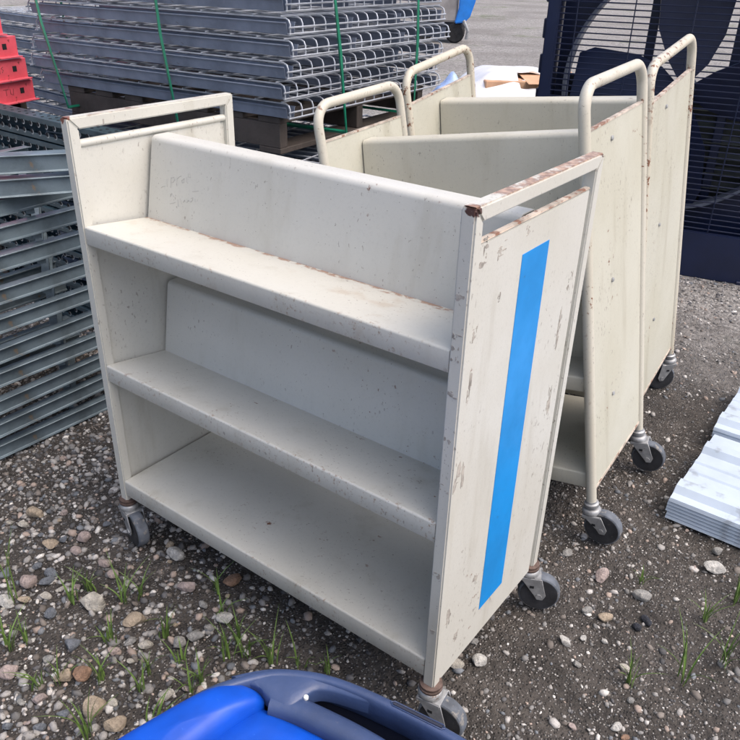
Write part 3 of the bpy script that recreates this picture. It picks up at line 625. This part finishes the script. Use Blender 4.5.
# green strapping bands round the strapped stack
def strap(pts, label):
    m = MB().tube(pts, .0062, 4, True); root = m.build('strap', 'strap'); tag(root, label, 'strap', 'green straps on the wire decks')
ctr = Matrix.Translation((-.20, .90, 0)) @ Matrix.Rotation(R(4), 4, 'Z')
ZT = .977 + 7*dz + .016; ZB_ = .862
def across(u, lean=0.0):      # band round the near and far long sides
    return [ctr @ Vector(p) for p in ((u,-.022,ZT-.01),(u+lean*.4,-.026,1.15),(u+lean,-.012,ZB_),(u+lean,LY+.02,ZB_),(u,LY+.02,ZT-.01),(u,LY*.5,ZT+.004))]
def along(v, lean=0.0):
    return [ctr @ Vector(p) for p in ((.030,v,ZT-.01),(.034,v+lean*.5,1.12),(.026,v+lean,ZB_),(-LX-.03,v,ZB_),(-LX-.03,v,ZT-.01),(-LX*.5,v,ZT+.004))]
strap(across(-.52, .05), 'green strap down the long side of the stack above the front cart handle')
strap(across(-1.14, .10), 'green strap down the long side of the stack beside the red beams')
strap(along(.17, .10), 'green strap over the wire loop ends behind the middle cart')
strap(along(.70, .02), 'green strap over the wire loop ends behind the rusty rear handle')

# ------------------------------------------------------------ big navy fan
def fan():
    root = tag(empty('drum_fan', (.360, 2.960, -.008), (0, 0, R(12))), 'large navy plastic box fan with wire guard behind the carts', 'fan')
    W, H, Dp = .66, 1.50, .36; cz = .86; ro = .555
    # housing: four walls with stepped outer edge
    for nm, a, b in (('side_wall', (-W,.02,.0), (-W+.035,Dp,H)), ('side_wall', (W-.035,.02,.0), (W,Dp,H)), ('top_wall', (-W+.035,.02,H-.035), (W-.035,Dp,H)), ('bottom_wall', (-W+.035,.02,0), (W-.035,Dp,.05))):
        MB().box(a, b).build(nm, 'navy', root, .006, 2)
    for z in np.arange(.10, 1.45, .16):
        for s_ in (-1, 1): MB().box((s_*(W+.011)-.013, .05, float(z)), (s_*(W+.011)+.013, Dp-.04, float(z)+.09)).build('side_rib', 'navy', root, .005, 1)
    MB().box((-W,-.006,.0), (W,.018,.235)).build('lower_front_panel', 'navy', root, .006, 2)
    for s_ in (-1, 1): MB().box((s_*(W-.03)-.03,-.006,.236), (s_*(W-.03)+.03,.018,H)).build('front_flange', 'navy', root, .005, 2)
    MB().box((-W+.06,-.006,H-.06), (W-.06,.018,H)).build('front_flange', 'navy', root, .005, 2)
    # orifice plate with round opening
    n = 64; vs = []; fs = []
    def sq(a):
        c, s_ = math.cos(a), math.sin(a); k = min((W-.04)/abs(c) if abs(c) > 1e-6 else 9, ((H-.04-cz) if s_ > 0 else (cz-.05))/abs(s_) if abs(s_) > 1e-6 else 9); return (c*k, cz + s_*k)
    for yy in (.20, .215):
        for i in range(n):
            a = 2*math.pi*i/n; vs.append((ro*math.cos(a), yy, cz+ro*math.sin(a))); X, Z = sq(a); vs.append((X, yy, Z))
    N = 2*n
    for i in range(n):
        j = (i+1) % n
        fs += [(2*i, 2*i+1, 2*j+1, 2*j), (N+2*i, N+2*j, N+2*j+1, N+2*i+1), (2*i, 2*j, N+2*j, N+2*i), (2*i+1, N+2*i+1, N+2*j+1, 2*j+1)]
    MB().add(vs, fs).build('orifice_plate', 'navy', root)
    mm = Matrix.Translation((0, .12, cz)) @ Matrix.Rotation(R(-90), 4, 'X')
    rg = MB(); k = 64
    prof = [(ro, 0), (ro+.014, 0), (ro+.014, .08), (ro, .08)]
    vs = [mm @ Vector((r*math.cos(2*math.pi*j/k), r*math.sin(2*math.pi*j/k), h)) for r, h in prof for j in range(k)]
    rg.add(vs, [(i*k+j, i*k+(j+1)%k, ((i+1)%4)*k+(j+1)%k, ((i+1)%4)*k+j) for i in range(4) for j in range(k)]); rg.build('ring_lip', 'ringlip', root)
    # wire guard
    gd = MB(); z = .25
    while z < H-.06: gd.tube([(-W+.055, .004, z), (W-.055, .004, z)], .0032, 5); z += .0265
    for x in (-.52,-.26,0,.26,.52): gd.tube([(x, .000, .236), (x, .000, H-.05)], .0030, 5)
    gd.build('wire_guard', 'navy_wire', root)
    # rear frame bars, motor and blades
    for x in (-.20, .20): MB().box((x-.022,.30,.05), (x+.022,.325,H-.04)).build('rear_bar', 'navy', root, .003, 1)
    MB().box((-W+.04,.27,cz-.075), (W-.04,.29,cz+.025)).build('motor_beam', 'dark_metal', root, .003, 1)
    MB().lathe([(.03,-.06),(.055,-.05),(.06,.0),(.06,.05)], 20, Matrix.Translation((.0,.21,cz)) @ Matrix.Rotation(R(-90), 4, 'X')).build('hub', 'dark_metal', root)
    for i in range(4):
        a = R(88 + 90*i)
        m = Matrix.Translation((0,.19,cz)) @ Matrix.Rotation(-a + R(90), 4, 'Y') @ Matrix.Rotation(R(24), 4, 'Z')
        ol = [(-.03,.04),(-.10,.13),(-.165,.26),(-.19,.46),(-.17,.535),(.13,.535),(.17,.47),(.155,.25),(.10,.12),(.03,.04)]
        k = len(ol); t = .006
        cv = lambda u, v: .035*(u/.15)**2
        vs = [m @ Vector((u, cv(u,v), v)) for u, v in ol] + [m @ Vector((u, cv(u,v)+t, v)) for u, v in ol]
        MB().add(vs, [tuple(range(k)), tuple(range(k,2*k))[::-1]] + [(j,(j+1)%k,k+(j+1)%k,k+j) for j in range(k)]).build('blade', 'blade', root)
    MB().box((-W+.036,.345,.05), (W-.036,.352,.80)).build('rear_panel', 'louvre', root)
    for z in np.arange(.08, .78, .075): MB().box((-W+.04,-.004,-.002), (W-.04,.055,.002), Matrix.Translation((0,.30,float(z))) @ Matrix.Rotation(R(-48), 4, 'X')).build('louvre_slat', 'louvre', root)
    for x in (-W+.10, W-.22): MB().box((x,-.02,-.004), (x+.12,Dp+.04,.02)).build('foot', 'navy', root, .004, 1)
fan()

# ------------------------------------------------------------ stacks of pale sheet metal at the right
def sheet_profile(W):
    pts = [(0,-.0095),(.003,0),(.030,.002),(.046,.019),(.085,.019),(.105,.001),(.160,.001),(.166,.006),(.174,.006),(.180,.001),(.217,.001),(.223,.006),(.231,.006),(.237,.001),(.285,.001),(.300,.019),(.335,.019),(.350,.001),(W-.012,.001),(W-.004,.0),(W,-.0095)]
    return pts
def sheet_mesh(W, L): return MB().sheet(sheet_profile(W), -.0014, 0, L).mesh('metal_sheet', 'sheet', 0, 0, 20)
sm1 = sheet_mesh(.425, 1.9); sm2 = sheet_mesh(.425, 1.9)
for st_, (x0, y0, nm, n, rz) in enumerate(((1.112, .990, 'near', 6, -1.0), (1.108, 1.452, 'far', 6, -.4))):
    for i in range(n):
        o = link('metal_sheet', sm1 if st_ == 0 else sm2)
        o.location = (x0 + random.uniform(-.003,.003), y0 + random.uniform(-.002,.002), .012 + .0118*i); o.rotation_euler = (0, 0, R(rz + random.uniform(-.12,.12)))
        tag(o, f'pale blue-white ribbed metal sheet, {ORD[i]} from the ground in the {nm} stack', 'metal sheet', f'metal sheets in the {nm} stack')

# ------------------------------------------------------------ blue plastic bin in the foreground corner
def bin_():
    root = tag(empty('plastic_bin', (1.08, -.52, 0)), 'bright blue plastic bin with slate rim and dark opening at the bottom edge', 'bin')
    o0 = Vector((1.08, -.52, 0))
    ol = [(.787,-.573),(.801,-.510),(.818,-.434),(.838,-.392),(.870,-.345),(.907,-.318),(.963,-.292),(1.058,-.275),(1.174,-.263),(1.28,-.272),(1.36,-.315),(1.40,-.40),(1.385,-.52),(1.33,-.64),(1.22,-.73),(1.06,-.76),(.91,-.745),(.815,-.69),(.785,-.63)]
    def smooth(p, it=2):
        for _ in range(it):
            q_ = []
            for i in range(len(p)):
                a, b = Vector(p[i]), Vector(p[(i+1) % len(p)]); q_ += [tuple(a*.75+b*.25), tuple(a*.25+b*.75)]
            p = q_
        return p
    P = [Vector((x, y)) - o0.to_2d() for x, y in smooth(ol)]; n = len(P)
    nr = []
    for i in range(n):
        t = (P[(i+1) % n] - P[i-1]).normalized(); nr.append(Vector((t.y, -t.x)))
    if sum(P[i].x*P[(i+1)%n].y - P[(i+1)%n].x*P[i].y for i in range(n)) < 0: nr = [-a for a in nr]      # outward
    ring = lambda off, z: [(*(P[i] + nr[i]*off), z) for i in range(n)]
    def loft(rings, closed=False):
        m = MB(); vs = [v for r_ in rings for v in r_]; k = len(rings); fs = []
        for a in range(k if closed else k-1):
            b = (a+1) % k
            for i in range(n): j = (i+1) % n; fs.append((a*n+i, a*n+j, b*n+j, b*n+i))
        return m.add(vs, fs)
    b = loft([ring(-.075,.0), ring(-.05,.06), ring(-.007,.406), ring(-.012,.406), ring(-.056,.07), ring(-.08,.012)])
    k = 6*n; b.f.append(tuple(range(n))[::-1]); b.f.append(tuple(range(5*n, 6*n))); b.build('bin_body', 'bin_dark', root, 0, 0, 60)
    rim = loft([ring(-.016,.405), ring(-.004,.405), ring(0,.418), ring(-.0005,.440), ring(-.003,.448), ring(-.007,.4515), ring(-.015,.4515), ring(-.0178,.449), ring(-.0188,.440), ring(-.019,.410)], True)
    rim.build('rim', 'bin_slate', root, 0, 0, 60)
    # slot moulded into the rim
    s0, s1 = Vector((1.054,-.2855,.4515)) - o0, Vector((1.129,-.2755,.4515)) - o0
    MB().tube([s0, s1], .0032, 8).build('rim_slot', 'bin_dark', root); d = (s1-s0).normalized(); pr = Vector((-d.y, d.x, 0))
    MB().tube([s0 - pr*.0038 + Vector((0,0,.001)), s0 - d*.004 + Vector((0,0,.001)), s0 + pr*.0038 + Vector((0,0,.001)), s1 + pr*.0038 + Vector((0,0,.001)), s1 + d*.004 + Vector((0,0,.001)), s1 - pr*.0038 + Vector((0,0,.001))], .0009, 6, True).build('slot_edge', 'bin_slate', root)
    # slate cross bar between lid and opening, curving into the rim
    bar = [(.905,-.378),(.922,-.370),(.940,-.364),(.955,-.360),(1.02,-.349),(1.08,-.343),(1.20,-.345),(1.33,-.385)]
    pts = []
    for i in range(len(bar)-1):
        for t in range(4): pts.append(Vector(bar[i]).lerp(Vector(bar[i+1]), t/4))
    pts.append(Vector(bar[-1]))
    for _ in range(3): pts = [pts[0]] + [(pts[i-1]+pts[i]*2+pts[i+1])/4 for i in range(1, len(pts)-1)] + [pts[-1]]
    prof = [(-.019,.412),(-.020,.434),(-.013,.443),(.006,.444),(.014,.438),(.017,.412)]
    vs = []; m = MB(); kk = len(prof)
    for i, p in enumerate(pts):
        t = (pts[min(i+1,len(pts)-1)] - pts[max(i-1,0)]).normalized(); nn = Vector((-t.y, t.x))
        w_ = 1.0
        vs += [(*(p + nn*a*w_ - o0.to_2d()), z) for a, z in prof]
    fs = [(i*kk+j, (i+1)*kk+j, (i+1)*kk+j+1, i*kk+j+1) for i in range(len(pts)-1) for j in range(kk-1)] + [(i*kk+kk-1, (i+1)*kk+kk-1, (i+1)*kk, i*kk) for i in range(len(pts)-1)]
    fs += [tuple(range(kk)), tuple(range((len(pts)-1)*kk, len(pts)*kk))[::-1]]
    m.add(vs, fs).build('cross_bar', 'bin_slate', root, 0, 0, 50)
    MB().lathe([(.002,0),(.0038,.001),(.0038,.005),(.002,.007)], 10, Matrix.Translation(Vector((.945,-.349,.440)) - o0)).build('white_nub', 'nub', root)
    # lid: low panel, and a raised side pad whose crest runs back to front
    low = [(.880,-.400),(.900,-.386),(.960,-.376),(1.036,-.366),(1.20,-.368),(1.32,-.42),(1.36,-.50),(1.31,-.62),(1.20,-.71),(1.06,-.735),(.93,-.72),(.86,-.66),(.845,-.55)]
    def pad(outline, h0, h1, hump, nm, mat, rings=8, edge=.35):
        pl = [Vector(p) for p in smooth(outline, 3)]; c = sum(pl, Vector((0,0)))/len(pl); vs = []; k = len(pl)
        vs += [(*(p - o0.to_2d()), h0-.03) for p in pl]
        for r_ in range(rings):
            f_ = 1 - (r_/rings); z = h0 + (h1-h0)*(1-(1-min(1, (1-f_)/edge))**2) ** .5 if (1-f_) < edge else h1
            for p in pl:
                pp = c + (p-c)*f_; vs.append((*(pp - o0.to_2d()), z + hump*(1-f_)))
        vs.append((*(c - o0.to_2d()), h1 + hump)); m = MB(); fs = []
        for a in range(rings):
            for i in range(k): j = (i+1) % k; fs.append((a*k+i, a*k+j, (a+1)*k+j, (a+1)*k+i))
        top = (rings+1)*k
        fs += [(rings*k+i, rings*k+(i+1)%k, top) for i in range(k)]
        m.add(vs, fs).build(nm, mat, root, 0, 0, 50)
    OI = [((.838,-.392),(.858,-.386)),((.850,-.374),(.880,-.377)),((.870,-.349),(.902,-.384)),((.890,-.333),(.920,-.380)),((.907,-.322),(.940,-.377)),((.925,-.312),(.944,-.352)),((.945,-.303),(.945,-.335)),((.965,-.298),(.958,-.322)),((.985,-.2935),(.985,-.312)),((1.01,-.289),(1.01,-.305)),((1.04,-.286),(1.04,-.294))]
    m = MB(); vs = []; rows = []
    for f0 in np.linspace(0, len(OI)-1, 33):
        a = int(min(f0, len(OI)-2)); t = f0 - a
        rows.append((Vector(OI[a][0]).lerp(Vector(OI[a+1][0]), t), Vector(OI[a][1]).lerp(Vector(OI[a+1][1]), t)))
    for _ in range(3): rows = [rows[0]] + [tuple((rows[i-1][e] + rows[i][e]*2 + rows[i+1][e])/4 for e in (0, 1)) for i in range(1, len(rows)-1)] + [rows[-1]]
    for A, B in rows:
        for f_, z_ in ((.02,.425),(.02,.4485),(.3,.4505),(.6,.4475),(.9,.4455),(1,.442),(1,.42)): vs.append((*(A.lerp(B, f_) - o0.to_2d()), z_))
    m.add(vs, [(i*7+j, (i+1)*7+j, (i+1)*7+j+1, i*7+j+1) for i in range(len(rows)-1) for j in range(6)] + [tuple(range(7)), tuple(range((len(rows)-1)*7, len(rows)*7))[::-1]])
    m.build('corner_plate', 'bin_slate', root, 0, 0, 50)
    pad(low, .420, .433, .004, 'lid', 'bin_blue', 10, .10)
    side = [(.781,-.578),(.797,-.512),(.815,-.440),(.832,-.402),(.852,-.384),(.874,-.376),(.894,-.380),(.900,-.394),(.893,-.43),(.885,-.50),(.878,-.60),(.86,-.70),(.82,-.70),(.785,-.64)]
    pad(side, .430, .458, .008, 'raised_lid_edge', 'bin_blue', 10, .55)
bin_()

# ------------------------------------------------------------ grass
MT['grass'] = plain('young_grass_blade', (.115, .195, .045), .5, 0, .5, 30, ((.22, .20, .08), 14, .58), 0)
def tuft(x, y, h, nb, label, spread=.35, seed=0):
    rr = random.Random(seed); m = MB()
    for i in range(nb):
        a = rr.uniform(0, 6.28); hh = h*rr.uniform(.45, 1.05); ln = rr.uniform(.1, 1)*spread; bx, by_ = rr.gauss(0, .006), rr.gauss(0, .006)
        wd = rr.uniform(.0012, .0024); ca, sa = math.cos(a), math.sin(a); vs = []; k = 6
        for j in range(k+1):
            t = j/k; d = hh*ln*t*t; z = hh*t*(1-.35*ln*t); ww = wd*(1-t**1.7)*(.7+.6*min(1, t*4)) + .0001
            px_, py_ = bx + ca*d, by_ + sa*d
            vs += [(px_ - sa*ww, py_ + ca*ww, z), (px_ + ca*ww*.5, py_ + sa*ww*.5, z - ww*.5), (px_ + sa*ww, py_ - ca*ww, z)]
        fs = [(3*j+e, 3*j+e+1, 3*j+4+e, 3*j+3+e) for j in range(k) for e in (0, 1)]
        m.add(vs, fs)
    o = m.build('grass_tuft', 'grass', None, 0, 0, 60); o.location = (x, y, float(gz(x, y)) - .002); return tag(o, label, 'grass tuft', 'grass tufts in the gravel')
gl = sorted([(g_[0]*.8+g_[1]*.6, *g_) for g_ in GR]); lc = [g_ for g_ in gl if g_[0] < .75]; rc = [g_ for g_ in gl if g_[0] >= .75]
ORD2 = ORD + ['twenty-first','twenty-second','twenty-third','twenty-fourth','twenty-fifth','twenty-sixth','twenty-seventh','twenty-eighth','twenty-ninth','thirtieth']
for nm, lst in (('in the gravel before the front cart', lc), ('in the dirt right of the front cart', rc)):
    for i, (_, x, y, h) in enumerate(lst):
        tuft(x, y, h, random.randint(5, 11) if h < .2 else 4, f'{ORD2[i]} green grass tuft from the left {nm}', .7 if h < .2 else .25, int(x*1000)+i)

# ------------------------------------------------------------ far off: carton under plastic film, blue machine
def far_heap():
    c = tag(empty('carton', (-2.62, 7.50, -.008), (0, 0, R(44))), 'flattened brown carton lying under white plastic film by the fan', 'carton')
    MB().box((-.55,-.30,0), (.55,.30,.24)).build('box', 'carton', c, .01, 1)
    MB().box((-.10,-.36,.27), (.55,.20,.278), Matrix.Rotation(R(8), 4, 'X')).build('flap', 'carton', c, .003, 1)
    n, m_ = 70, 40; rr = np.random.default_rng(3)
    u = np.linspace(-.85, .62, n); v = np.linspace(-.55, .45, m_); U, V = np.meshgrid(u, v, indexing='ij')
    f = vnoise(U+5, V+2, 3.0)*.6 + vnoise(U*.9+1+V*.8, V*.8-U*.5, 7.0)*.4
    Z = .30 - .33*np.clip(np.abs(U+.08)/.78, 0, 1)**3 - .26*np.clip((-V-.10)/.40, 0, 1)**1.3 + .10*(f-.5)
    hole = (U > -.15) & (V > -.36) & (V < -.06) & (f > .36)
    vs = [(float(a), float(b), float(max(z, .012))) for a, b, z in zip(U.ravel(), V.ravel(), Z.ravel())]
    fs = []
    for i in range(n-1):
        for j in range(m_-1):
            if not hole[i, j]: fs.append((i*m_+j, (i+1)*m_+j, (i+1)*m_+j+1, i*m_+j+1))
    me = bpy.data.meshes.new('plastic_film'); me.from_pydata(vs, [], fs); me.materials.append(MT['film']); me.shade_smooth()
    o = link('plastic_film', me); o.location = (-2.62, 7.46, .0); o.rotation_euler = (0, 0, R(44))
    sol = o.modifiers.new('thickness', 'SOLIDIFY'); sol.thickness = .004
    tag(o, 'crumpled white plastic film heaped over a carton beyond the rear cart', 'plastic film')
    me2 = bpy.data.meshes.new('blue_film'); vs2 = []; n2 = 16
    for i in range(n2):
        for j in range(n2):
            a, b = i/(n2-1), j/(n2-1); z = .02 + .24*math.sin(math.pi*a)**.6*math.sin(math.pi*b)**.6*(.6+.6*float(vnoise(a*1.3, b*1.3, 3)))
            vs2.append(((a-.5)*.42, (b-.5)*.5, z))
    me2.from_pydata(vs2, [], [(i*n2+j, (i+1)*n2+j, (i+1)*n2+j+1, i*n2+j+1) for i in range(n2-1) for j in range(n2-1)]); me2.materials.append(MT['film_blue']); me2.shade_smooth()
    o2 = link('plastic_bag', me2); o2.location = (-3.20, 6.85, 0); o2.rotation_euler = (0, 0, R(44)); s2 = o2.modifiers.new('thickness', 'SOLIDIFY'); s2.thickness = .004
    tag(o2, 'crumpled pale blue plastic bag at the left end of the film heap', 'plastic bag')
far_heap()
def machine():
    r_ = tag(empty('yard_machine', (-6.75, 12.95, -.01), (0, 0, R(30))), 'small blue and grey wheeled machine parked behind the wire decks', 'machine')
    MB().box((-.95,-.35,.36), (-.08,.35,1.35)).build('body', 'mach_grey', r_, .03, 2)
    hood = [(-.12,.34),(.06,.36),(.16,.46),(.24,.72),(.28,1.10),(.24,1.55),(-.10,1.62),(-.12,1.20),(-.06,1.00),(-.06,.60)]
    MB().extrude(hood, -.40, .40, 'y').build('hood', 'mach_blue', r_, .02, 2)
    for x, y in ((-.10,-.30), (-.70,-.30), (-.10,.30), (-.70,.30)):
        w_ = MB().lathe([(.06,-.06),(.15,-.07),(.18,-.04),(.18,.04),(.15,.07),(.06,.06)], 24, Matrix.Translation((x, y, .18)) @ Matrix.Rotation(R(90), 4, 'X')).build('wheel', 'tyre', r_)
    MB().tube([(.05,-.42,.40),(.10,-.44,.30),(.14,-.42,.22),(.12,-.42,.08)], .03, 8).build('step_arm', 'zinc', r_)
    MB().box((-.9,-.3,.18), (.03,.3,.358)).build('chassis', 'dark_metal', r_, .02, 1)
machine()
